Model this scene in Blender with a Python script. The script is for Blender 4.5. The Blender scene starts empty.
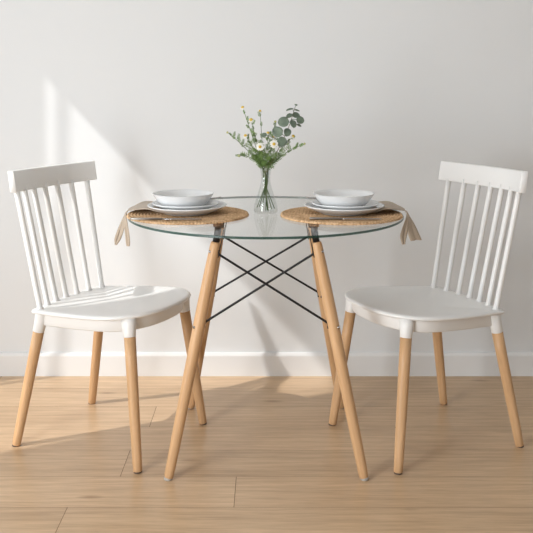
import bpy, bmesh, math, random
from mathutils import Vector, Matrix
random.seed(7)
C = bpy.context.scene.collection
sc = bpy.context.scene

# ---------------------------------------------------------------- camera
H = 1.068
cam_d = bpy.data.cameras.new('camera'); cam = bpy.data.objects.new('camera', cam_d); C.objects.link(cam)
cam.location = (0, 0, H); cam.rotation_euler = (math.pi/2, 0, 0)
cam_d.sensor_width = 36; cam_d.lens = 853*36/533
cam_d.shift_y = -178.5/533
cam_d.clip_start = .05
sc.camera = cam
sc.view_settings.view_transform = 'Standard'; sc.view_settings.look = 'None'
sc.view_settings.gamma = 1; sc.view_settings.use_curve_mapping = False
sc.view_settings.exposure = 0.10

# ---------------------------------------------------------------- light
w = bpy.data.worlds.new('world'); sc.world = w; w.use_nodes = True
bg = w.node_tree.nodes['Background']; bg.inputs[0].default_value = (.93, .96, 1, 1); bg.inputs[1].default_value = .22
def light(name, kind, loc, energy, col, rot=None, direction=None, **kw):
    d = bpy.data.lights.new(name, kind); d.energy = energy; d.color = col
    for k, v in kw.items(): setattr(d, k, v)
    o = bpy.data.objects.new(name, d); o.location = loc
    if direction: o.rotation_euler = Vector(direction).to_track_quat('-Z', 'Y').to_euler()
    if rot: o.rotation_euler = rot
    C.objects.link(o); return o
light('sun', 'SUN', (-4, 0, 4), 2.45, (1, .985, .965), direction=(.9, .44, -.93), angle=math.radians(.85))
light('daylight_fill', 'AREA', (-1.66, .4, .92), 84, (.925, .968, 1), direction=(1, .2, 0), shape='RECTANGLE', size=1.1, size_y=1.8)  # added soft fill; the opening it sits in is invented
light('daylight_fill', 'AREA', (-1.69, 2.37, 1.1), 7.6, (.94, .97, 1), direction=(1, -.1, -.15), shape='RECTANGLE', size=.7, size_y=1.7)

# ---------------------------------------------------------------- materials
def mat(name):
    m = bpy.data.materials.new(name); m.use_nodes = True
    return m, m.node_tree, m.node_tree.nodes, m.node_tree.links, m.node_tree.nodes['Principled BSDF']
def simple(name, col, rough=.5, metal=0, bump=0, bscale=200, spec=.5, var=0, vscale=5, coat=0, sheen=0, sss=0):
    m, nt, N, L, b = mat(name)
    b.inputs['Base Color'].default_value = (*col, 1); b.inputs['Roughness'].default_value = rough
    b.inputs['Metallic'].default_value = metal; b.inputs['Specular IOR Level'].default_value = spec
    b.inputs['Coat Weight'].default_value = coat; b.inputs['Sheen Weight'].default_value = sheen
    tc = N.new('ShaderNodeTexCoord')
    n = N.new('ShaderNodeTexNoise'); n.inputs['Scale'].default_value = bscale; L.new(tc.outputs['Object'], n.inputs['Vector'])
    if bump:
        bp = N.new('ShaderNodeBump'); bp.inputs['Strength'].default_value = bump; bp.inputs['Distance'].default_value = .001
        L.new(n.outputs['Fac'], bp.inputs['Height']); L.new(bp.outputs['Normal'], b.inputs['Normal'])
    if var:
        v = N.new('ShaderNodeTexNoise'); v.inputs['Scale'].default_value = vscale; L.new(tc.outputs['Object'], v.inputs['Vector'])
        r = N.new('ShaderNodeValToRGB'); e = r.color_ramp.elements
        e[0].position = .3; e[1].position = .7
        e[0].color = (*[c*(1-var) for c in col], 1); e[1].color = (*[min(1, c*(1+var)) for c in col], 1)
        L.new(v.outputs['Fac'], r.inputs['Fac']); L.new(r.outputs['Color'], b.inputs['Base Color'])
    return m
M = {}
M['wall'] = simple('wall_paint', (.757, .768, .772), .9, bump=.15, bscale=150, spec=.2, var=.008, vscale=1.2)
M['trim'] = simple('trim_paint', (.78, .775, .765), .55, bump=.05, spec=.4)
M['ceiling'] = simple('ceiling_paint', (.8, .8, .79), .9)
M['frame'] = simple('window_frame_paint', (.8, .8, .8), .5)
M['plastic'] = simple('white_plastic', (.80, .795, .78), .36, bump=.05, bscale=900)
M['china'] = simple('white_china', (.80, .81, .815), .18, bump=.02, bscale=60, coat=.3)
M['black'] = simple('black_metal', (.006, .006, .007), .5, metal=.1, bump=.1, bscale=800)
M['steel'] = simple('brushed_steel', (.42, .41, .40), .25, metal=1, bump=.05)
M['dark_steel'] = simple('knife_steel', (.33, .31, .29), .3, metal=1, bump=.05)
M['legreflection'] = simple('reflected_leg_brown', (.10, .045, .022), .6)  # brown of the wooden leg as mirrored in the glass top
M['footpad'] = simple('clear_plastic_foot', (.45, .42, .38), .4)
M['footdark'] = simple('dark_foot', (.10, .07, .05), .6)
M['stemgreen'] = simple('stem_green', (.075, .13, .03), .55, var=.3, vscale=60)
M['leafgreen'] = simple('leaf_green', (.14, .235, .06), .55, var=.35, vscale=50)
M['euca'] = simple('eucalyptus_leaf', (.13, .175, .125), .6, var=.22, vscale=60)
M['eucastem'] = simple('eucalyptus_stem', (.16, .14, .07), .6)
M['petal'] = simple('white_petal', (.85, .85, .80), .6)
M['yellow'] = simple('yellow_disc', (.72, .50, .07), .7, bump=.6, bscale=1500, var=.2, vscale=300)
M['budgreen'] = simple('pale_bud', (.45, .46, .18), .7, var=.2, vscale=300)

def wood(name, c1, c2, scale=(30, 30, 2.2)):
    m, nt, N, L, b = mat(name)
    tc = N.new('ShaderNodeTexCoord'); mp = N.new('ShaderNodeMapping'); mp.inputs['Scale'].default_value = scale
    L.new(tc.outputs['Object'], mp.inputs['Vector'])
    n = N.new('ShaderNodeTexNoise'); n.inputs['Scale'].default_value = 2.2; n.inputs['Detail'].default_value = 6; n.inputs['Roughness'].default_value = .6
    L.new(mp.outputs[0], n.inputs['Vector'])
    r = N.new('ShaderNodeValToRGB'); r.color_ramp.elements[0].position = .3; r.color_ramp.elements[1].position = .7
    r.color_ramp.elements[0].color = (*c1, 1); r.color_ramp.elements[1].color = (*c2, 1)
    L.new(n.outputs['Fac'], r.inputs['Fac']); L.new(r.outputs['Color'], b.inputs['Base Color'])
    b.inputs['Roughness'].default_value = .42; b.inputs['Specular IOR Level'].default_value = .4
    bp = N.new('ShaderNodeBump'); bp.inputs['Strength'].default_value = .15; bp.inputs['Distance'].default_value = .001
    L.new(n.outputs['Fac'], bp.inputs['Height']); L.new(bp.outputs['Normal'], b.inputs['Normal'])
    return m
M['beech'] = wood('beech_wood', (.52, .305, .150), (.66, .415, .225))

def floor_mat():
    m, nt, N, L, b = mat('oak_laminate')
    tc = N.new('ShaderNodeTexCoord')
    at = N.new('ShaderNodeAttribute'); at.attribute_name = 'plank'
    # shift the grain plank by plank
    sep = N.new('ShaderNodeSeparateColor'); L.new(at.outputs['Color'], sep.inputs[0])
    cmb = N.new('ShaderNodeCombineXYZ')
    for i in range(3):
        mm = N.new('ShaderNodeMath'); mm.operation = 'MULTIPLY'; mm.inputs[1].default_value = 17
        L.new(sep.outputs[i], mm.inputs[0]); L.new(mm.outputs[0], cmb.inputs[i])
    ad = N.new('ShaderNodeVectorMath'); ad.operation = 'ADD'
    L.new(tc.outputs['Object'], ad.inputs[0]); L.new(cmb.outputs[0], ad.inputs[1])
    def noise(scale, vec, detail, rough=.55, dist=0):
        mp = N.new('ShaderNodeMapping'); mp.inputs['Scale'].default_value = vec; L.new(ad.outputs[0], mp.inputs['Vector'])
        n = N.new('ShaderNodeTexNoise'); n.inputs['Scale'].default_value = scale; n.inputs['Detail'].default_value = detail
        n.inputs['Roughness'].default_value = rough; n.inputs['Distortion'].default_value = dist
        L.new(mp.outputs[0], n.inputs['Vector']); return n
    broad = noise(1.6, (1, 5.5, 1), 3, .5, .6)
    fine = noise(9, (1, 16, 1), 6, .65)
    # cathedral rings
    mp = N.new('ShaderNodeMapping'); mp.inputs['Scale'].default_value = (1.1, 9, 1); L.new(ad.outputs[0], mp.inputs['Vector'])
    wv = N.new('ShaderNodeTexWave'); wv.wave_type = 'BANDS'; wv.bands_direction = 'Y'
    wv.inputs['Scale'].default_value = 1.1; wv.inputs['Distortion'].default_value = 9; wv.inputs['Detail'].default_value = 3
    wv.inputs['Detail Scale'].default_value = .9
    L.new(mp.outputs[0], wv.inputs['Vector'])
    # knots
    kmp = N.new('ShaderNodeMapping'); kmp.inputs['Scale'].default_value = (2.0, 6.5, 1); L.new(ad.outputs[0], kmp.inputs['Vector'])
    kn = N.new('ShaderNodeTexVoronoi'); kn.inputs['Scale'].default_value = 1.15; L.new(kmp.outputs[0], kn.inputs['Vector'])
    kr = N.new('ShaderNodeValToRGB'); kr.color_ramp.elements[0].position = .0; kr.color_ramp.elements[1].position = .10
    kr.color_ramp.elements[0].color = (.55, .48, .42, 1); kr.color_ramp.elements[1].color = (1, 1, 1, 1)
    L.new(kn.outputs['Distance'], kr.inputs['Fac'])
    def mix(a, bb, f, blend='MIX'):
        x = N.new('ShaderNodeMix'); x.data_type = 'RGBA'; x.blend_type = blend
        if isinstance(f, float): x.inputs[0].default_value = f
        else: L.new(f, x.inputs[0])
        for s, v in ((6, a), (7, bb)):
            if isinstance(v, tuple): x.inputs[s].default_value = (*v, 1)
            else: L.new(v, x.inputs[s])
        return x.outputs[2]
    def ramp(sock, p0, p1, c0, c1):
        r = N.new('ShaderNodeValToRGB'); e = r.color_ramp.elements
        e[0].position = p0; e[1].position = p1; e[0].color = (*c0, 1); e[1].color = (*c1, 1)
        L.new(sock, r.inputs['Fac']); return r.outputs['Color']
    base = ramp(broad.outputs['Fac'], .3, .7, (.56, .385, .232), (.675, .480, .300))
    f2 = ramp(fine.outputs['Fac'], .35, .65, (.84, .82, .80), (1.04, 1.04, 1.04))
    w2 = ramp(wv.outputs['Fac'], .0, .6, (.90, .885, .87), (1, 1, 1))
    c = mix(base, f2, 1.0, 'MULTIPLY'); c = mix(c, w2, .8, 'MULTIPLY'); c = mix(c, kr.outputs['Color'], 1.0, 'MULTIPLY')
    tone = ramp(sep.outputs[0], 0, 1, (.93, .92, .91), (1.05, 1.05, 1.05)); c = mix(c, tone, 1.0, 'MULTIPLY')
    L.new(c, b.inputs['Base Color'])
    b.inputs['Roughness'].default_value = .33; b.inputs['Specular IOR Level'].default_value = .5
    bp = N.new('ShaderNodeBump'); bp.inputs['Strength'].default_value = .12; bp.inputs['Distance'].default_value = .001
    L.new(fine.outputs['Fac'], bp.inputs['Height']); L.new(bp.outputs['Normal'], b.inputs['Normal'])
    return m
M['floor'] = floor_mat()
M['gap'] = simple('plank_gap', (.17, .10, .055), .8)

def glass(name, tint, spec=1.0, base=.04):
    """thin clear glass: tinted transparency with an angle-dependent mirror reflection"""
    m = bpy.data.materials.new(name); m.use_nodes = True; nt = m.node_tree; N = nt.nodes; L = nt.links; N.clear()
    out = N.new('ShaderNodeOutputMaterial'); mx = N.new('ShaderNodeMixShader'); tr = N.new('ShaderNodeBsdfTransparent'); gl = N.new('ShaderNodeBsdfGlossy')
    tr.inputs[0].default_value = (*tint, 1); gl.inputs['Roughness'].default_value = .01
    ge = N.new('ShaderNodeNewGeometry'); dt = N.new('ShaderNodeVectorMath'); dt.operation = 'DOT_PRODUCT'
    L.new(ge.outputs['Normal'], dt.inputs[0]); L.new(ge.outputs['Incoming'], dt.inputs[1])
    def mth(op, a, b=None):
        x = N.new('ShaderNodeMath'); x.operation = op; x.use_clamp = op not in ('POWER', 'ABSOLUTE')
        for i, v in enumerate((a, b)):
            if v is None: continue
            if isinstance(v, (int, float)): x.inputs[i].default_value = v
            else: L.new(v, x.inputs[i])
        return x.outputs[0]
    a = mth('ABSOLUTE', dt.outputs['Value']); a = mth('SUBTRACT', 1, a); a = mth('POWER', a, 5)
    a = mth('MULTIPLY', a, .96*spec); a = mth('ADD', a, base)
    L.new(a, mx.inputs[0]); L.new(tr.outputs[0], mx.inputs[1]); L.new(gl.outputs[0], mx.inputs[2]); L.new(mx.outputs[0], out.inputs[0])
    return m
M['glass'] = glass('clear_glass', (.975, .985, .98), .62)
M['glass_under'] = glass('clear_glass_underside', (.99, .995, .99), 0, 0)
M['vase'] = glass('vase_glass', (.955, .965, .96), .75)
def edge_mat():
    m, nt, N, L, b = mat('green_glass_edge')
    b.inputs['Base Color'].default_value = (.010, .042, .034, 1); b.inputs['Roughness'].default_value = .2; b.inputs['Specular IOR Level'].default_value = .25
    tr = N.new('ShaderNodeBsdfTransparent'); tr.inputs[0].default_value = (.55, .75, .68, 1); mx = N.new('ShaderNodeMixShader'); mx.inputs[0].default_value = .16
    L.new(b.outputs[0], mx.inputs[1]); L.new(tr.outputs[0], mx.inputs[2]); L.new(mx.outputs[0], N['Material Output'].inputs[0])
    n = N.new('ShaderNodeTexNoise'); n.inputs['Scale'].default_value = 6
    bp = N.new('ShaderNodeBump'); bp.inputs['Strength'].default_value = .05; L.new(n.outputs['Fac'], bp.inputs['Height']); L.new(bp.outputs[0], b.inputs['Normal'])
    return m
M['edge'] = edge_mat()

def jute():
    m, nt, N, L, b = mat('woven_jute')
    tc = N.new('ShaderNodeTexCoord')
    n = N.new('ShaderNodeTexNoise'); n.inputs['Scale'].default_value = 190; n.inputs['Detail'].default_value = 4
    n2 = N.new('ShaderNodeTexNoise'); n2.inputs['Scale'].default_value = 28; n2.inputs['Detail'].default_value = 2
    L.new(tc.outputs['Object'], n.inputs['Vector']); L.new(tc.outputs['Object'], n2.inputs['Vector'])
    r = N.new('ShaderNodeValToRGB'); e = r.color_ramp.elements; e[0].position = .3; e[1].position = .7
    e[0].color = (.44, .255, .13, 1); e[1].color = (.86, .62, .39, 1); L.new(n.outputs['Fac'], r.inputs['Fac'])
    r2 = N.new('ShaderNodeValToRGB'); e = r2.color_ramp.elements; e[0].position = .35; e[1].position = .65
    e[0].color = (.82, .78, .72, 1); e[1].color = (1.05, 1.05, 1.05, 1); L.new(n2.outputs['Fac'], r2.inputs['Fac'])
    x = N.new('ShaderNodeMix'); x.data_type = 'RGBA'; x.blend_type = 'MULTIPLY'; x.inputs[0].default_value = 1
    L.new(r.outputs[0], x.inputs[6]); L.new(r2.outputs[0], x.inputs[7]); L.new(x.outputs[2], b.inputs['Base Color'])
    b.inputs['Roughness'].default_value = .85; b.inputs['Specular IOR Level'].default_value = .2
    bp = N.new('ShaderNodeBump'); bp.inputs['Strength'].default_value = .5; bp.inputs['Distance'].default_value = .001
    L.new(n.outputs['Fac'], bp.inputs['Height']); L.new(bp.outputs[0], b.inputs['Normal'])
    return m
M['jute'] = jute()
def linen():
    m, nt, N, L, b = mat('beige_linen')
    tc = N.new('ShaderNodeTexCoord')
    wa = N.new('ShaderNodeTexWave'); wa.inputs['Scale'].default_value = 420; wa.inputs['Distortion'].default_value = 2
    wb = N.new('ShaderNodeTexNoise'); wb.inputs['Scale'].default_value = 500
    L.new(tc.outputs['Object'], wa.inputs['Vector']); L.new(tc.outputs['Object'], wb.inputs['Vector'])
    r = N.new('ShaderNodeValToRGB'); e = r.color_ramp.elements; e[0].color = (.40, .315, .235, 1); e[1].color = (.56, .47, .375, 1)
    L.new(wb.outputs['Fac'], r.inputs['Fac']); L.new(r.outputs[0], b.inputs['Base Color'])
    b.inputs['Roughness'].default_value = .9; b.inputs['Sheen Weight'].default_value = .2; b.inputs['Specular IOR Level'].default_value = .2
    bp = N.new('ShaderNodeBump'); bp.inputs['Strength'].default_value = .3; bp.inputs['Distance'].default_value = .0005
    L.new(wa.outputs['Fac'], bp.inputs['Height']); L.new(bp.outputs[0], b.inputs['Normal'])
    return m
M['linen'] = linen()

# ---------------------------------------------------------------- helpers
def obj(name, bm, m, parent=None, smooth=True, recalc=True, weld=None):
    if weld: bmesh.ops.remove_doubles(bm, verts=bm.verts, dist=weld)
    if recalc: bmesh.ops.recalc_face_normals(bm, faces=bm.faces)
    me = bpy.data.meshes.new(name); bm.to_mesh(me); bm.free()
    for x in (m if isinstance(m, list) else [m]): me.materials.append(M[x])
    if smooth:
        for p in me.polygons: p.use_smooth = True
    o = bpy.data.objects.new(name, me); C.objects.link(o)
    if parent: o.parent = parent
    return o
def tag(o, label, cat, group=None):
    o['label'] = label; o['category'] = cat
    if group: o['group'] = group
    return o
def thing(name, label, cat, loc=(0, 0, 0), rotz=0, group=None):
    o = bpy.data.objects.new(name, None); C.objects.link(o); o.empty_display_size = .1
    o.location = loc; o.rotation_euler = (0, 0, rotz)
    return tag(o, label, cat, group)
def struct(name, bm, m, **kw):
    o = obj(name, bm, m, smooth=kw.pop('smooth', False), **kw); o['kind'] = 'structure'; return o
def box(bm, x0, x1, y0, y1, z0, z1, bevel=0):
    r = bmesh.ops.create_cube(bm, size=1)
    for v in r['verts']:
        v.co = Vector(((x0+x1)/2+v.co.x*(x1-x0), (y0+y1)/2+v.co.y*(y1-y0), (z0+z1)/2+v.co.z*(z1-z0)))
    if bevel:
        es = list({e for v in r['verts'] for e in v.link_edges})
        bmesh.ops.bevel(bm, geom=es, offset=bevel, segments=2, affect='EDGES')
    return bm
def rings(bm, loops, cap0=True, cap1=True, closed=True):
    R = [[bm.verts.new(p) for p in lp] for lp in loops]
    n = len(R[0])
    for a, b in zip(R, R[1:]):
        for i in range(n if closed else n-1):
            j = (i+1) % n
            bm.faces.new((a[i], a[j], b[j], b[i]))
    if cap0: bm.faces.new(R[0][::-1])
    if cap1: bm.faces.new(R[-1])
    return R
def tube(bm, pts, rad, n=12, caps=True):
    pts = [Vector(p) for p in pts]; loops = []
    if not isinstance(rad, (list, tuple)): rad = [rad]*len(pts)
    up = None
    for i, p in enumerate(pts):
        t = (pts[min(i+1, len(pts)-1)]-pts[max(i-1, 0)]).normalized()
        if up is None:
            up = Vector((0, 1, 0)) if abs(t.y) < .9 else Vector((1, 0, 0))
        a = t.cross(up).normalized(); b = a.cross(t).normalized(); up = b
        loops.append([p+(a*math.cos(2*math.pi*k/n)+b*math.sin(2*math.pi*k/n))*rad[i] for k in range(n)])
    rings(bm, loops, caps, caps); return bm
def lathe(bm, prof, n=64, center=(0, 0)):
    """prof: list of (r,z); a radius of 0 becomes a pole"""
    prev = None
    for r, z in prof:
        cur = [bm.verts.new((center[0], center[1], z))] if r < 1e-6 else \
              [bm.verts.new((center[0]+r*math.cos(2*math.pi*k/n), center[1]+r*math.sin(2*math.pi*k/n), z)) for k in range(n)]
        if prev:
            for k in range(n):
                j = (k+1) % n
                if len(prev) == 1 and len(cur) == 1: continue
                if len(prev) == 1: bm.faces.new((prev[0], cur[j], cur[k]))
                elif len(cur) == 1: bm.faces.new((prev[k], prev[j], cur[0]))
                else: bm.faces.new((prev[k], prev[j], cur[j], cur[k]))
        prev = cur
    return bm
def spline(P, n=8):
    P = [Vector(p) for p in P]; Q = [P[0]*2-P[1]]+P+[P[-1]*2-P[-2]]; out = []
    for i in range(1, len(Q)-2):
        a, b, c, d = Q[i-1:i+3]
        for k in range(n):
            t = k/n
            out.append(.5*((2*b)+(c-a)*t+(2*a-5*b+4*c-d)*t*t+(3*b-a-3*c+d)*t**3))
    out.append(P[-1]); return out
def at(px, py, Y): return Vector(((px-266.5)*Y/853, Y, H-(py-88)*Y/853))

# ---------------------------------------------------------------- the room
XL, XR, YW, YF, ZC = -1.7, 3.4, 3.174, -1.6, 2.7
# floor: oak planks laid parallel to the back wall
bm = bmesh.new(); cl = bm.loops.layers.color.new('plank')
W = .172; rows0 = 2.0-W*21
joints = {21: -.507, 22: -.083, 23: -.402, 25: -.369, 24: .405, 26: .24, 27: .30, 20: .4}
i = 0; y = rows0
rnd = random.Random(3)
while y < YW:
    x = joints.get(i, rnd.uniform(-1.2, 1.2)); x -= 1.28*4
    while x < XR:
        x0, x1 = max(x, XL), min(x+1.28, XR)
        if x1 > x0+.01:
            g = .0007; y1 = min(y+W, YW)
            vs = [bm.verts.new(p) for p in ((x0+g, y+g*.6, 0), (x1-g, y+g*.6, 0), (x1-g, y1-g*.6, 0), (x0+g, y1-g*.6, 0))]
            f = bm.faces.new(vs); col = (rnd.random(), rnd.random(), rnd.random(), 1)
            for lp in f.loops: lp[cl] = col
        x += 1.28
    y += W; i += 1
vs = [bm.verts.new(p) for p in ((XL, YF-.05, -.0015), (XR, YF-.05, -.0015), (XR, YW, -.0015), (XL, YW, -.0015))]
f = bm.faces.new(vs); f.material_index = 1
vs = [bm.verts.new(p) for p in ((XL, YF-.05, -.1), (XL, YW, -.1), (XR, YW, -.1), (XR, YF-.05, -.1))]
f = bm.faces.new(vs); f.material_index = 1
struct('floor', bm, ['floor', 'gap'], recalc=False)
struct('wall_back', box(bmesh.new(), XL-.15, XR+.15, YW, YW+.15, -.1, ZC+.1), 'wall')
struct('wall_right', box(bmesh.new(), XR, XR+.15, YF, YW, -.1, ZC+.1), 'wall')
struct('ceiling', box(bmesh.new(), XL, XR, YF, YW, ZC, ZC+.1), 'ceiling')
# left wall with the sun window and a made-up second opening for fill light
W1 = (2.02, 2.750, .06, 2.072); W2 = (-.6, 1.3, .3, 1.5)
bm = bmesh.new()
for (a, b_, c, d) in ((YF, W2[0], -.1, ZC+.1), (W2[1], W1[0], -.1, ZC+.1), (W1[1], YW, -.1, ZC+.1),
                   (W2[0], W2[1], -.1, W2[2]), (W2[0], W2[1], W2[3], ZC+.1), (W1[0], W1[1], -.1, W1[2]), (W1[0], W1[1], W1[3], ZC+.1)):
    box(bm, XL-.06, XL, a, b_, c, d)
struct('wall_left', bm, 'wall')
bm = bmesh.new(); box(bm, XL-.018, XL-.006, 2.697, 2.718, W1[2], W1[3])
for q in ((W1[0]-.05, W1[0], W1[2]-.05, W1[3]+.05), (W1[1], W1[1]+.05, W1[2]-.05, W1[3]+.05)): box(bm, XL, XL+.012, *q)
box(bm, XL, XL+.012, W1[0], W1[1], W1[3], W1[3]+.05)
struct('window_1', bm, 'frame')
bm = bmesh.new(); a, b_, c, d = W2
box(bm, XL, XL+.012, a-.06, a, c-.06, d+.06); box(bm, XL, XL+.012, b_, b_+.06, c-.06, d+.06)
box(bm, XL, XL+.012, a, b_, c-.06, c); box(bm, XL, XL+.012, a, b_, d, d+.06)
box(bm, XL-.04, XL-.01, (a+b_)/2-.02, (a+b_)/2+.02, c, d)
struct('added_fill_window', bm, 'frame')  # unseen frame added around the invented fill opening
def baseboard(name, pts, nrm):
    bm = bmesh.new(); prof = [(0, 0), (.013, 0), (.013, .074), (.0115, .0775), (.008, .0825), (.0055, .0845), (0, .0845)]
    nrm = Vector(nrm)
    rings(bm, [[Vector(p)+nrm*a+Vector((0, 0, z)) for a, z in prof] for p in pts]); return struct(name, bm, 'trim')
baseboard('baseboard_back', [(XL, YW, 0), (XR, YW, 0)], (0, -1, 0))
baseboard('baseboard_right', [(XR, YF, 0), (XR, YW-.013, 0)], (-1, 0, 0))
baseboard('baseboard_left', [(XL, YF, 0), (XL, W1[0]-.05, 0)], (1, 0, 0))

# ---------------------------------------------------------------- dining table
TZ, CX, CY, TR = .700, -.002, 2.507, .400
table = thing('dining_table', 'round glass-topped table on four splayed wooden legs with black cross rods', 'table', (CX, 2.56, 0))
def tloc(p): return Vector(p)-Vector((CX, 2.56, 0))
bm = bmesh.new(); n = 160; R0 = []
for r, z in ((TR-.0008, TZ), (TR, TZ-.0008), (TR, TZ-.0056), (TR-.0012, TZ-.0065)):
    R0.append([bm.verts.new(tloc((CX+r*math.cos(2*math.pi*k/n), CY+r*math.sin(2*math.pi*k/n), z))) for k in range(n)])
for a, b_ in zip(R0, R0[1:]):
    for k in range(n):
        j = (k+1) % n; f = bm.faces.new((a[j], a[k], b_[k], b_[j])); f.material_index = 2
f = bm.faces.new(R0[0]); f.material_index = 0
f = bm.faces.new(R0[-1][::-1]); f.material_index = 1
gt = obj('glass_top', bm, ['glass', 'glass_under', 'edge'], table, smooth=False, recalc=False); gt['label'] = 'clear round glass top with green edge'
feet = {'fl': (-.268, 2.327), 'fr': (.267, 2.327), 'bl': (-.253, 2.846), 'br': (.250, 2.846)}
tops = {'fl': (-.137, 2.362), 'fr': (.135, 2.362), 'bl': (-.138, 2.622), 'br': (.136, 2.622)}
def legp(k, z):
    f, t = feet[k], tops[k]; s = z/.66; return Vector((f[0]+(t[0]-f[0])*s, f[1]+(t[1]-f[1])*s, z))
for k in feet:
    bm = bmesh.new(); pr = [(.006, .0115), (.009, .0128), (.03, .0135), (.12, .0148), (.30, .0162), (.45, .0168), (.57, .0155), (.63, .0140), (.638, .0132), (.642, .011)]
    # built upright about the foot so the grain follows the leg
    base = legp(k, 0); ax = (legp(k, .66)-base).normalized(); q = Vector((0, 0, 1)).rotation_difference(ax)
    tube(bm, [(0, 0, z/ax.z) for z, r in pr], [r for z, r in pr], 24)
    lg = obj('leg', bm, 'beech', table); lg.location = tloc(base); lg.rotation_mode = 'QUATERNION'; lg.rotation_quaternion = q
    bm = bmesh.new(); lathe(bm, [(0, .0003), (.0105, .0003), (.0118, .0015), (.0118, .006), (.0112, .0075), (0, .0075)], 24)
    fp = obj('foot_pad', bm, 'footpad', lg); fp.rotation_mode = 'QUATERNION'; fp.rotation_quaternion = q.inverted(); fp['label'] = 'pale plastic foot pad'
    # black bracket: stem, inner tongue, top plate
    bm = bmesh.new(); sx = -1 if k[1] == 'l' else 1; sy = -1 if k[0] == 'f' else 1
    a = legp(k, .642); b_ = legp(k, .672)
    tube(bm, [tloc(a-Vector((0, 0, .004))), tloc(b_), tloc((b_.x, b_.y, .6885))], [.0095, .0095, .0095], 16)
    tg = Vector((-sx*.0155, 0, 0))
    L_ = [tloc(legp(k, z)+tg) for z in (.600, .645, .675)]
    rings(bm, [[p+Vector((dx, dy, 0)) for dx, dy in ((-.0012, -.0055), (.0012, -.0055), (.0012, .0055), (-.0012, .0055))] for p in L_])
    br = obj('bracket', bm, 'black', table); br['label'] = 'black metal leg bracket'
    bm = bmesh.new(); c0 = tloc((b_.x, b_.y, 0))
    lathe(bm, [(0, .684), (.0125, .684), (.0135, .685), (.0135, .6925), (.0125, .6933), (0, .6933)], 28, (c0.x, c0.y))
    pd = obj('pad', bm, 'legreflection', br, recalc=True); pd['label'] = 'brown disc standing in for the leg reflected in the glass'  # extra disc that imitates the leg's reflection in the glass
    # bolt heads
    for z in (.412, .617):
        c = tloc(legp(k, z)); d = Vector((sx*.75, -.66, 0)).normalized() if k[0] == 'f' else Vector((sx*.75, .66, 0)).normalized()
        r = .0168 if z < .5 else .0145
        bm = bmesh.new(); tube(bm, [c+d*(r-.003), c+d*(r+.0012), c+d*(r+.002)], [.0042, .0042, .003], 14)
        bo = obj('bolt', bm, 'steel', table); bo['label'] = 'steel bolt head'
def rod(a, za, b_, zb, off):
    """rod from leg a at height za to leg b at height zb, ends flattened against the legs"""
    A, B = legp(a, za), legp(b_, zb); d = (B-A).normalized(); off = Vector(off)
    A2, B2 = A+d*.013+off, B-d*.015+off
    bm = bmesh.new()
    tube(bm, [tloc(p) for p in (A2+Vector((0, 0, .010)), A2+Vector((0, 0, .003))+d*.001, A2+d*.006, B2-d*.006, B2+Vector((0, 0, -.003))-d*.001, B2+Vector((0, 0, -.013)))],
         [.0046, .0044, .0033, .0033, .0044, .0046], 12)
    obj('cross_rod', bm, 'black', table)
ZT, ZB = .617, .412
for s in ('f', 'b'):
    rod(s+'l', ZT, s+'r', ZB, (0, -.003, 0)); rod(s+'r', ZT, s+'l', ZB, (0, .003, 0))
for s in ('l', 'r'):
    rod('f'+s, ZT, 'b'+s, ZB, (-.003, 0, 0)); rod('b'+s, ZT, 'f'+s, ZB, (.003, 0, 0))

# ---------------------------------------------------------------- dining chairs
SZ = .407; TILT = .058       # the seat rises a little towards its front edge
def outline(n=120):
    """seat plan, x forward, starting at the rear middle, counter-clockwise seen from above"""
    P = []
    half = []
    # rear edge from the middle to the corner, then side, then front
    for k in range(10):
        y = .160*k/10; half.append((-.196+.014*(y/.16)**2, y))
    for k in range(7):
        a = math.pi/2*k/6; half.append((-.167-.015*math.cos(a), .160+.015*math.sin(a)))
    for k in range(1, 12):
        x = -.167+.227*k/12; half.append((x, .175+.028*math.sin(math.pi/2*k/12)))
    for k in range(0, 31):
        a = math.pi/2*k/30; e = 2/2.35
        half.append((.06+.163*math.sin(a)**e, .203*math.cos(a)**e if k < 30 else 0))
    pts = half + [(x, -y) for x, y in half[-2:0:-1]]
    return pts
OUT = outline()
def seat_loop(inset, z, dz=0):
    cx, cy = .0, 0; L_ = []
    for x, y in OUT:
        r = math.hypot(x-cx, y-cy); s = (r-inset)/r
        X, Y = cx+(x-cx)*s, cy+(y-cy)*s
        L_.append((X, Y, z+TILT*(X+.17)))
    return L_
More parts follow.
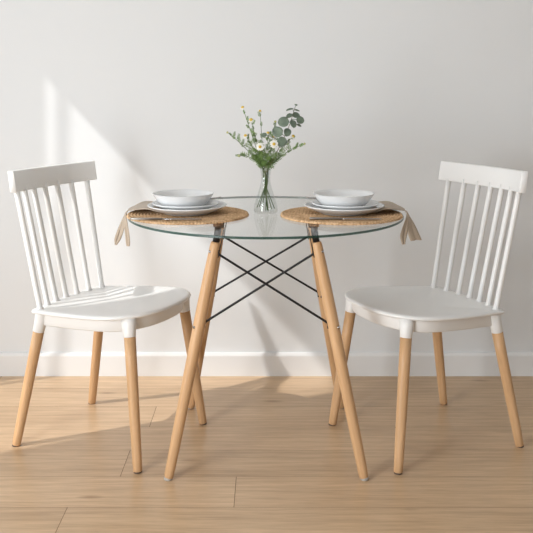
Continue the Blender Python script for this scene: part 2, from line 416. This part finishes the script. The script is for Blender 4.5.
def build_chair(label, rail_label=None):
    t = thing('dining_chair', label, 'chair', group=None)
    # seat shell
    bm = bmesh.new()
    rr = [(.030, -.013), (.006, -.0125), (.001, -.010), (0, -.0065), (.001, -.003), (.005, -.0004), (.012, .0004)]
    loops = [seat_loop(i_, SZ+z) for i_, z in rr]
    for f_, z in ((.03, -.0008), (.055, -.003), (.085, -.006), (.115, -.008), (.145, -.009), (.165, -.0095)):
        loops.append(seat_loop(f_, SZ+z))
    rings(bm, loops)
    obj('seat', bm, 'plastic', t)
    # apron under the seat
    bm = bmesh.new()
    rings(bm, [seat_loop(.020, SZ-.011), seat_loop(.024, SZ-.046), seat_loop(.0265, SZ-.049), seat_loop(.030, SZ-.049), seat_loop(.032, SZ-.046), seat_loop(.032, SZ-.011)], False, False)
    obj('seat_apron', bm, 'plastic', t)
    # legs with sockets
    for fx, tx, zs in ((-.221, -.153, .340), (.2075, .155, .362)):
        for sy in (-1, 1):
            f, tp = Vector((fx, sy*.188, 0)), Vector((tx, sy*.152, .396))
            ax = (tp-f).normalized(); q = Vector((0, 0, 1)).rotation_difference(ax)
            bm = bmesh.new(); pr = [(.003, .0115), (.005, .0128), (.04, .0135), (.15, .0150), (.28, .0162), (zs+.006, .0168)]
            tube(bm, [(0, 0, z/ax.z) for z, r in pr], [r for z, r in pr], 24)
            lg = obj('leg', bm, 'beech', t); lg.location = f; lg.rotation_mode = 'QUATERNION'; lg.rotation_quaternion = q
            bm = bmesh.new(); lathe(bm, [(0, .0003), (.0105, .0003), (.0118, .0012), (.0115, .0045), (0, .0045)], 24)
            fp = obj('foot_pad', bm, 'footdark', lg); fp.rotation_mode = 'QUATERNION'; fp.rotation_quaternion = q.inverted(); fp['label'] = 'dark foot pad'
            bm = bmesh.new()
            P = lambda z: f+(tp-f)*(z/.396)
            tube(bm, [P(zs), P(zs+.0012), P(.378), P(.390), P(.3955+.058*(tx+.17))], [.0166, .0176, .0186, .0205, .0215], 24)
            obj('leg_socket', bm, 'plastic', t)
    # spindles and rail
    RA = .50; RT = .42
    arc = lambda y, R=RA: R-math.sqrt(R*R-y*y)
    for k in range(7):
        yb, yt = (k-3)*.0520, (k-3)*.0580
        xb, xt = -.181+arc(yb), -.2705+arc(yt, RT)
        zb, zt = SZ-.006, .764
        bm = bmesh.new(); P = lambda s: Vector((xb+(xt-xb)*s, yb+(yt-yb)*s, zb+(zt-zb)*s))
        tube(bm, [P(s) for s in (0, .025, .04, .3, .6, .9, 1)], [.0102, .0096, .0080, .0082, .0084, .0085, .0085], 16)
        obj('spindle', bm, 'plastic', t)
    bm = bmesh.new(); loops = []; sl = .17
    sec = []
    hw, z0, z1, bv = .0095, .757, .8205, .003
    for cx_, cz_, a0 in ((hw-bv, z0+bv, -90), (hw-bv, z1-bv, 0), (-hw+bv, z1-bv, 90), (-hw+bv, z0+bv, 180)):
        for k in range(4):
            a = math.radians(a0+30*k); sec.append((cx_+bv*math.cos(a), cz_+bv*math.sin(a)))
    ys = [-.2055, -.2045, -.2025]+[-.2+.4*k/28 for k in range(29)]+[.2025, .2045, .2055]
    for y in ys:
        sh = {.2055: .90, .2045: .97, .2025: 1}.get(abs(round(y, 4)), 1)
        nx = arc(y, RT); an = math.asin(y/RT); dip = .006*(1-(y/.2)**2)
        lp = []
        for sx, sz in sec:
            zc = (z0+z1)/2; sz2 = zc+(sz-zc)*(1-(1-sh)*.2); s2 = sx*sh
            xo = -.269-(sz2-.75)*sl
            lp.append((xo+nx+s2*math.cos(an), y-s2*math.sin(an), sz2-dip))
        loops.append(lp)
    rings(bm, loops)
    obj('top_rail', bm, 'plastic', t)
    return t
def copy_tree(o, parent=None):
    c = o.copy(); C.objects.link(c)
    if parent: c.parent = parent
    for ch in list(o.children): copy_tree(ch, c)
    return c
chair = build_chair('white spindle-back chair with beech legs, left of the table, partly in sunlight')
chair['group'] = 'dining chairs'
chair2 = copy_tree(chair)
chair2['label'] = 'white spindle-back chair with beech legs, right of the table, in shade'
chair.location = (-.4685, 2.627, 0); chair.rotation_euler = (0, 0, math.radians(-24.5))
chair2.location = (.4755, 2.621, 0); chair2.rotation_euler = (0, 0, math.radians(180+24.5))

# ---------------------------------------------------------------- placemats
def placemat_mesh():
    bm = bmesh.new(); rows, ns, na = 19, 5, 600; Rm = .175; rw = Rm/rows
    loops = []
    for i in range(1, rows*ns+1):
        r = rw*i/ns; row = min(int((i-.001)/ns), rows-1); rho = ((r-row*rw)/rw)*2-1
        cnt = max(6, int(2*math.pi*(row+.5)*rw/.0095)); lp = []
        env = math.sqrt(max(0, 1-rho*rho*.92))
        for k in range(na):
            th = 2*math.pi*k/na
            br = .5+.5*math.cos(cnt*th+2.2*abs(rho)+row*1.7)
            h = .0026+.0050*env*(.62+.38*br)
            rr = r
            if row == rows-1 and rho > 0: rr = r+.0022*br*rho-.001*rho
            if i == rows*ns: h = .0018
            lp.append((rr*math.cos(th), rr*math.sin(th), h))
        loops.append(lp)
    bot = [(x*.995, y*.995, .0003) for x, y, z in loops[-1]]
    rings(bm, loops+[bot])
    return bm
MX = .2255; MY = 2.462
mat_l = tag(obj('placemat', placemat_mesh(), 'jute'), 'round woven jute placemat on the left half of the glass table', 'placemat', 'woven placemats')
mat_l.location = (-MX-.001, MY, TZ)
mat_r = mat_l.copy(); C.objects.link(mat_r); mat_r.location = (MX-.010, MY-.004, TZ); mat_r.rotation_euler = (0, 0, 1.1)
mat_r['label'] = 'round woven jute placemat on the right half of the glass table'

# ---------------------------------------------------------------- plates and bowls (profiles: underside out, then top back in)
MZ = TZ+.0082
def plate_mesh(R, h, foot, t=.003):
    bm = bmesh.new()
    top = []; und = []
    for k in range(0, 13):
        s = k/12; r = foot+(R-foot)*s; und.append((r, .0022+(h-.003-.0022)*s**1.35))
    prof = [(0, .0022), (foot-.006, .0022), (foot-.004, 0), (foot-.0008, 0)]+und[0:]+[(R+.0006, h-.0015), (R+.0004, h-.0002), (R-.0008, h)]
    for k in range(11, -1, -1):
        s = k/12; r = foot+(R-foot)*s; top.append((r, .0022+t+(h-.0028-.0022-t+.0026)*s**1.45))
    prof += top+[(foot*.6, .0022+t-.0003), (0, .0022+t-.0003)]
    return lathe(bm, prof, 96)
def bowl_mesh(R, h, foot):
    bm = bmesh.new(); und = []; top = []
    for k in range(15):
        s = k/14; a = s*math.pi/2
        und.append((foot+(R-foot)*(s**.8), .003+(h-.0035)*(s**1.55)))
    prof = [(0, .003), (foot-.005, .003), (foot-.0035, 0), (foot-.0005, 0)]+und+[(R+.0004, h-.0003), (R-.0012, h)]
    for k in range(13, -1, -1):
        s = k/14
        top.append(((foot-.002)+(R-.0035-(foot-.002))*(s**.8), .0065+(h-.0025-.0065)*(s**1.55)))
    prof += top+[(foot*.5, .0060), (0, .0060)]
    return lathe(bm, prof, 96)
PX, PY = .2285, 2.462
pl = tag(obj('dinner_plate', plate_mesh(.114, .0240, .068), 'china'), 'large white plate, lower of two under the left bowl', 'plate', 'dinner plates')
pl.location = (-PX, PY, MZ)
sp = tag(obj('side_plate', plate_mesh(.0965, .0235, .054), 'china'), 'smaller white plate between left bowl and the large plate', 'plate', 'side plates')
sp.location = (-PX-.004, PY, MZ+.0070)
bw = tag(obj('soup_bowl', bowl_mesh(.0885, .0430, .044), 'china'), 'shallow white bowl topmost on the left place setting', 'bowl', 'white bowls')
bw.location = (-PX-.012, PY, MZ+.0142)
for src, lab, loc in ((pl, 'large white plate, lower of two under the right bowl', (PX-.004, PY, MZ)),
                      (sp, 'smaller white plate between right bowl and the large plate', (PX-.002, PY, MZ+.0070)),
                      (bw, 'shallow white bowl topmost on the right place setting', (PX-.006, PY, MZ+.0142))):
    c = src.copy(); C.objects.link(c); c.location = loc; c['label'] = lab

# ---------------------------------------------------------------- cutlery
def strip(bm, pts, widths, th):
    """flat bar along +x : pts (x,z), widths"""
    loops = []
    for (x, z), w_ in zip(pts, widths):
        b = min(th*.35, w_*.2)
        loops.append([(x, -w_, z), (x, -w_+b, z+th/2), (x, w_-b, z+th/2), (x, w_, z), (x, w_-b, z-th/2), (x, -w_+b, z-th/2)])
    rings(bm, loops)
def knife(label, loc, rz):
    t = thing('table_knife', label, 'knife', loc, rz, 'table knives')
    bm = bmesh.new(); strip(bm, [(0, 0), (.004, 0), (.05, 0), (.088, 0)], [.0035, .0052, .0046, .0034], .005); obj('handle', bm, 'dark_steel', t)
    bm = bmesh.new(); strip(bm, [(.086, 0), (.095, 0), (.15, 0), (.185, 0), (.196, 0)], [.0034, .0072, .0082, .0062, .0012], .0018); obj('blade', bm, 'steel', t)
    return t
def fork(label, loc, rz, ry=0, scale=1):
    t = thing('table_fork', label, 'fork', loc, rz, 'forks'); t.rotation_euler = (0, ry, rz)
    bm = bmesh.new(); strip(bm, [(0, .001), (.005, .001), (.05, .001), (.095, .003), (.112, .004)], [.004, .0052, .0034, .0022, .0030], .0026); obj('handle', bm, 'steel', t)
    bm = bmesh.new(); strip(bm, [(.110, .004), (.118, .0036), (.130, .002), (.138, .0014)], [.0030, .0085, .0105, .0105], .0018)
    for y in (-.0088, -.0030, .0030, .0088):
        tube(bm, [(.136, y, .0014), (.15, y, .0018), (.166, y*.97, .0042), (.176, y*.95, .0065)], [.0013, .0012, .0010, .0006], 8)
    obj('tines', bm, 'steel', t)
    return t
knife('steel knife lying on the left placemat in front of the plates', (-.372, 2.330, MZ+.0028), math.radians(-2))
knife('steel knife lying on the right placemat in front of the plates', (.118, 2.335, MZ+.0028), math.radians(-3))
fork('small fork resting on the left plate behind the bowl', (-.312, 2.546, MZ+.0325), math.radians(-4), math.radians(1))
fork('small fork resting on the right plate behind the bowl', (.292, 2.546, MZ+.0325), math.radians(184), math.radians(1))

# ---------------------------------------------------------------- napkins
def napkin(label, mirror):
    bm = bmesh.new(); s_ = -1 if mirror else 1
    near = spline([(.282, 2.425, .7100), (.312, 2.420, .7170), (.338, 2.428, .7225), (.366, 2.450, .7185), (.392, 2.474, .7125), (.4035, 2.486, .7095)], 6)
    far = spline([(.275, 2.545, .7100), (.312, 2.575, .7170), (.345, 2.592, .7225), (.374, 2.588, .7225), (.395, 2.545, .7150), (.4045, 2.508, .7095)], 6)
    nt_ = 12; G = []
    for a, b_ in zip(near, far):
        row = []
        for k in range(nt_+1):
            u = k/nt_; p = a.lerp(b_, u); p.z += .0028*math.sin(math.pi*u)+.0011*math.sin(u*14+a.x*60)*math.sin(math.pi*u); row.append(p)
        G.append(row)
    def grid(G):
        V = [[bm.verts.new((s_*p.x, p.y, p.z)) for p in r] for r in G]
        for r0, r1 in zip(V, V[1:]):
            for k in range(len(r0)-1): bm.faces.new((r0[k], r0[k+1], r1[k+1], r1[k]))
        return V
    # two tails falling over the table edge; the wide one turns outwards, the narrow one hangs in front
    if mirror:
        B = [(.4045, 2.497, .7095, .012, 0), (.4100, 2.497, .7030, .0115, .003), (.4140, 2.495, .690, .0105, .005), (.4200, 2.49, .668, .0085, .0075), (.4270, 2.485, .645, .006, .0085), (.4330, 2.482, .627, .003, .0075), (.4370, 2.480, .612, .001, .0015)]
        A = [(.4030, 2.482, .7090, .011, .001), (.4075, 2.474, .7030, .0105, .002), (.4070, 2.466, .690, .0085, .0042), (.4035, 2.462, .665, .0065, .0055), (.4000, 2.460, .642, .005, .0052), (.3985, 2.460, .618, .0035, .0042), (.3985, 2.460, .612, .001, .002)]
    else:
        B = [(.4045, 2.499, .7095, .012, 0), (.4110, 2.499, .7030, .0115, .003), (.4150, 2.498, .690, .0115, .0055), (.4210, 2.495, .668, .0105, .0115), (.4275, 2.492, .645, .009, .0148), (.4350, 2.49, .626, .007, .0158), (.4370, 2.49, .623, .006, .0150)]
        A = [(.4030, 2.484, .7090, .011, .001), (.4065, 2.470, .7030, .0105, .002), (.4030, 2.452, .690, .0085, .0060), (.3955, 2.440, .667, .0065, .0090), (.3900, 2.434, .648, .005, .0085), (.3895, 2.434, .632, .0035, .0055), (.3905, 2.434, .622, .001, .003)]
    for T in (A, B):
        c = spline([Vector(p[:3]) for p in T], 6); wv = spline([Vector((p[3], p[4], 0)) for p in T], 6); rows = []
        for i_, (p, q) in enumerate(zip(c, wv)):
            row = []
            for k in range(9):
                u = k/4-1
                row.append(Vector((p.x+q.y*u+.002*math.sin(u*5+i_*.12)*min(1, i_/10), p.y+q.x*u*1.0+.0022*math.cos(u*4.2), p.z+.0007*math.cos(u*3))))
            rows.append(row)
        grid(rows)
    grid(G)
    bmesh.ops.recalc_face_normals(bm, faces=bm.faces)
    o = tag(obj('linen_napkin', bm, 'linen', recalc=False), label, 'napkin', 'linen napkins')
    sd = o.modifiers.new('thickness', 'SOLIDIFY'); sd.thickness = .0014; sd.offset = 0
    return o
napkin('beige linen napkin tucked under the left plates, tails hanging over the edge', True).location = (0, -.004, .0012)
napkin('beige linen napkin tucked under the right plates, tails hanging over the edge', False).location = (.0, -.004, .0012)

# ---------------------------------------------------------------- vase
VX, VY = -.0025, 2.515
def vase():
    outer = [(0, 0), (.030, 0), (.0335, .0015), (.0352, .006), (.0350, .013), (.0325, .026), (.0280, .042), (.0222, .060), (.0172, .077), (.0142, .092), (.0136, .102), (.0142, .112), (.0160, .124), (.0185, .136)]
    o = [tuple(p) for p in outer]
    sm = spline([(r, z, 0) for r, z in outer[2:]], 4); pr = [(0, 0), (.030, 0)]+[(p.x, p.y) for p in sm]
    inner = [(max(0, r-.0018), max(.005, z)) for r, z in [(p.x, p.y) for p in sm][::-1] if z > .004]
    pr += [(.0183, .1368), (.0172, .1368)]+inner+[(.026, .0045), (0, .0045)]
    return lathe(bmesh.new(), pr, 72)
vs_ = tag(obj('glass_vase', vase(), 'vase'), 'clear glass bottle vase with narrow neck in the middle of the table', 'vase')
vs_.location = (VX, VY, TZ+.0003)

# ---------------------------------------------------------------- flowers
rf = random.Random(11)
nstem = [0]
def stem_path(head, bend=0.0):
    """from the bottom of the vase through its neck up to the head; the foot leans to the side opposite the head"""
    k = nstem[0]; nstem[0] += 1
    h = Vector(head)
    a = k*2.399; neck = Vector((VX+.0065*math.cos(a), VY+.0065*math.sin(a), TZ+.098))
    rim = neck+(h-neck)*.22; rim.z = TZ+.138; d = Vector((rim.x-VX, rim.y-VY)); 
    if d.length > .0125: d = d.normalized()*.0125
    rim.x, rim.y = VX+d.x, VY+d.y
    ft = Vector((VX-.021*math.cos(a)-(h.x-VX)*.12, VY-.021*math.sin(a), TZ+.009+.004*(k % 3)))
    dd = Vector((ft.x-VX, ft.y-VY))
    if dd.length > .026: dd = dd.normalized()*.026
    ft.x, ft.y = VX+dd.x, VY+dd.y
    mid = rim.lerp(h, .5)+Vector((bend, 0, .012))
    return spline([ft, neck.lerp(ft, .45)+Vector((0, 0, .0)), neck, rim, mid, h], 7)
def frond(bm, p, d, ln, nb=5):
    """feathery leaf: thin midrib with needle leaflets either side"""
    d = d.normalized(); side = d.cross(Vector((rf.uniform(-.4, .4), -1, rf.uniform(-.3, .3)))).normalized(); up = side.cross(d)
    tube(bm, [p, p+d*ln*.5+up*.002, p+d*ln], [.0006, .0005, .0003], 5)
    for k in range(nb):
        s = (k+1)/(nb+.5); q = p+d*ln*s
        for sg in (-1, 1):
            l2 = ln*.42*(1-.5*s); e = q+(d*.7+side*sg*.8+up*rf.uniform(-.4, .4)).normalized()*l2
            m_ = q.lerp(e, .5); w_ = d.cross(side).normalized().cross(e-q).normalized()*.0013
            a, b_, c, f = [bm.verts.new(v) for v in (q, m_+w_, e, m_-w_)]
            bm.faces.new((a, b_, c, f))
def head_mesh(root, c, nrm, R, kind):
    nrm = Vector(nrm).normalized(); q = Vector((0, 0, 1)).rotation_difference(nrm)
    hb = bmesh.new(); dr = R*.36 if kind == 'daisy' else R*.62
    prof = [(0, -dr*.7), (dr*.6, -dr*.55), (dr, 0), (dr*.85, dr*.45), (dr*.5, dr*.75), (0, dr*.88)]
    lathe(hb, prof, 16)
    d_ = obj('flower_centre', hb, 'budgreen' if kind == 'bud' else 'yellow', root); d_.location = c; d_.rotation_mode = 'QUATERNION'; d_.rotation_quaternion = q
    if kind != 'bud':
        pb = bmesh.new(); npet = 13 if kind == 'daisy' else 9
        for k in range(npet):
            a = 2*math.pi*k/npet+rf.uniform(-.08, .08); L_ = R*rf.uniform(.92, 1.05); droop = (-.12 if kind == 'daisy' else -.85)+rf.uniform(-.12, .12)
            ca, sa = math.cos(a), math.sin(a); w0 = R*(.19 if kind == 'daisy' else .17); rowz = []
            for s, ww in ((.0, .45), (.25, .85), (.6, 1), (.88, .8), (1, .3)):
                r = dr*.75+(L_-dr*.75)*s; z = droop*(r-dr*.75)
                rowz.append([Vector((r*ca-u*w0*ww*sa, r*sa+u*w0*ww*ca, z+(-.0004 if u == 0 else 0))) for u in (-1, 0, 1)])
            V = [[pb.verts.new(p) for p in r] for r in rowz]
            for r0, r1 in zip(V, V[1:]):
                for j in range(2): pb.faces.new((r0[j], r0[j+1], r1[j+1], r1[j]))
        p_ = obj('petals', pb, 'petal', root, recalc=False); p_.location = c; p_.rotation_mode = 'QUATERNION'; p_.rotation_quaternion = q
        sd = p_.modifiers.new('thickness', 'SOLIDIFY'); sd.thickness = .0004
def sprig(label, px, py, Y, kind, R, nrm, bend=0, leaf=8, extra=()):
    head = at(px, py, Y); t = thing('chamomile_sprig', label, 'flower', (VX, VY, TZ+.008), group='chamomile sprigs')
    o0 = Vector(t.location); P = [p-o0 for p in stem_path(head, bend)]
    bm = bmesh.new(); n_ = len(P); tube(bm, P, [.0013-.0006*i_/n_ for i_ in range(n_)], 7)
    for (ex, ey, eY, ek, eR) in extra:      # side shoots with their own heads
        e = at(ex, ey, eY)-o0; j = int(n_*.74); q = spline([P[j], P[j].lerp(e, .5)+Vector((0, 0, -.004)), e], 5); tube(bm, q, [.0007]*len(q), 6)
        head_mesh(t, e, (rf.uniform(-.5, .5), -.5, .7), eR, ek)
    obj('stem', bm, 'stemgreen', t)
    head_mesh(t, P[-1], nrm, R, kind)
    fb = bmesh.new()
    for k in range(leaf):
        i_ = int(n_*(.60+.33*k/max(1, leaf-1))); p = P[min(i_, n_-2)]; tg = (P[min(i_+1, n_-1)]-P[i_-1]).normalized()
        a = rf.uniform(0, 6.28); d = tg*.8+Vector((math.cos(a), math.sin(a)*.7, .25))*.75
        frond(fb, p, d, rf.uniform(.014, .026)*(1.15-.5*k/leaf))
    for k in range(7):                       # the thick tuft just above the rim
        i_ = int(n_*(.57+.03*k)); a = rf.uniform(0, 6.28)
        frond(fb, P[i_], Vector((math.cos(a)*1.3, math.sin(a)*.9, rf.uniform(.2, 1.1))), rf.uniform(.018, .032), 4)
    obj('foliage', fb, 'leafgreen', t, smooth=False, recalc=False)
    return t
sprig('tall chamomile sprig with a small head at the upper left of the bunch', 242.6, 107.3, 2.52, 'small', .0075, (-.3, -.5, .7), -.004, 9)
sprig('upright chamomile sprig with one small head at top centre of the bunch', 260, 111, 2.54, 'small', .0070, (.1, -.4, .9), 0, 5)
sprig('chamomile sprig with a half-open white head below the tall upper left one', 251, 119.7, 2.50, 'small', .0085, (-.1, -.7, .6), -.003, 9)
sprig('chamomile sprig reaching farthest left with a pale bud', 227.5, 132.5, 2.50, 'bud', .0060, (-.7, -.4, .5), -.006, 12)
sprig('chamomile sprig with a drooping yellow head left of the centre', 245.4, 135.5, 2.48, 'small', .0075, (-.3, -.6, .6), -.003, 10)
sprig('chamomile sprig with a small yellow head just above the two open daisies', 268, 132.8, 2.53, 'small', .0075, (0, -.6, .7), 0, 8, extra=((273, 137, 2.53, 'daisy', .010),))
sprig('chamomile sprig with an open white daisy facing forward, lower left', 260, 146.8, 2.47, 'daisy', .0125, (-.05, -1, .25), 0, 8)
sprig('chamomile sprig with the largest open white daisy facing forward, centre', 274, 144, 2.47, 'daisy', .0130, (.1, -1, .3), .002, 8)
sprig('chamomile sprig with an orange-yellow head right of the eucalyptus leaves', 293.3, 136.2, 2.50, 'small', .0080, (.5, -.5, .6), .004, 9)
sprig('chamomile sprig reaching farthest right with a pale bud', 304.6, 143.8, 2.50, 'bud', .0060, (.8, -.3, .4), .006, 12)
sprig('low chamomile sprig at the lower left with a pale bud', 239, 155.8, 2.49, 'bud', .0055, (-.8, -.4, .2), -.005, 10)
sprig('chamomile sprig with a greenish bud left of the eucalyptus tip', 275.3, 121.5, 2.53, 'bud', .0060, (.1, -.4, .9), .001, 7)
# eucalyptus
eu = thing('eucalyptus_branch', 'grey-green eucalyptus branch with round leaves rising to the upper right', 'branch', (VX, VY, TZ+.008)); o0 = Vector(eu.location)
tip = at(296, 104.5, 2.51); P = [p-o0 for p in stem_path(tip, .012)]
bm = bmesh.new(); tube(bm, P, [.0016-.0009*i_/len(P) for i_ in range(len(P))], 8); obj('stem', bm, 'eucastem', eu)
def round_leaf(px, py, Y, R, nrm, asp=.88):
    c = at(px, py, Y)-o0; best = min(P[int(len(P)*.5):], key=lambda q: (q-c).length); nrm = Vector(nrm).normalized()
    ax = (c-best); ax = (ax-nrm*ax.dot(nrm)).normalized() if ax.length > 1e-4 else Vector((1, 0, 0)); sd_ = nrm.cross(ax)
    bm = bmesh.new(); rows = []; nr = 9
    for k in range(nr):
        s = k/(nr-1)*2-1; hw = R*asp*math.sqrt(max(0, 1-s*s))*(1-.1*s)+1e-4
        rows.append([bm.verts.new(c+ax*(s*R)+sd_*(hw*u)+nrm*(R*.16*abs(u)**1.5-R*.10*s*s)) for u in (-1, -.5, 0, .5, 1)])
    for r0, r1 in zip(rows, rows[1:]):
        for j in range(4): bm.faces.new((r0[j], r0[j+1], r1[j+1], r1[j]))
    tube(bm, [best, c-ax*R*.8], [.0006, .0005], 6)
    lf = obj('leaf', bm, 'euca', eu, recalc=False); s = lf.modifiers.new('thickness', 'SOLIDIFY'); s.thickness = .0005
for a in ((296.0, 105.0, 2.51, .0045, (.2, -.5, .8)), (289.8, 109.8, 2.505, .0105, (-.2, -.35, .9), .6), (297.0, 110.6, 2.515, .0075, (.3, -.4, .85), .6),
          (289.5, 116.0, 2.50, .0105, (-.1, -.6, .75), .75), (296.0, 115.5, 2.51, .0110, (.2, -.7, .6)), (300.2, 120.2, 2.505, .0115, (.3, -1, .2)),
          (283.5, 122.0, 2.49, .0155, (-.2, -1, .25)), (293.0, 124.0, 2.49, .0130, (.3, -.75, .6), .7), (299.0, 125.5, 2.52, .0075, (.5, -.6, .6), .6),
          (277.6, 131.8, 2.485, .0155, (-.25, -1, .2)), (287.3, 132.5, 2.49, .0130, (.2, -.8, .5), .75), (281.8, 142.0, 2.48, .0145, (.1, -1, .2)), (264.0, 135.2, 2.50, .0085, (-.2, -.7, .6), .8)):
    round_leaf(a[0], a[1], a[2], a[3]*1.12, *a[4:])
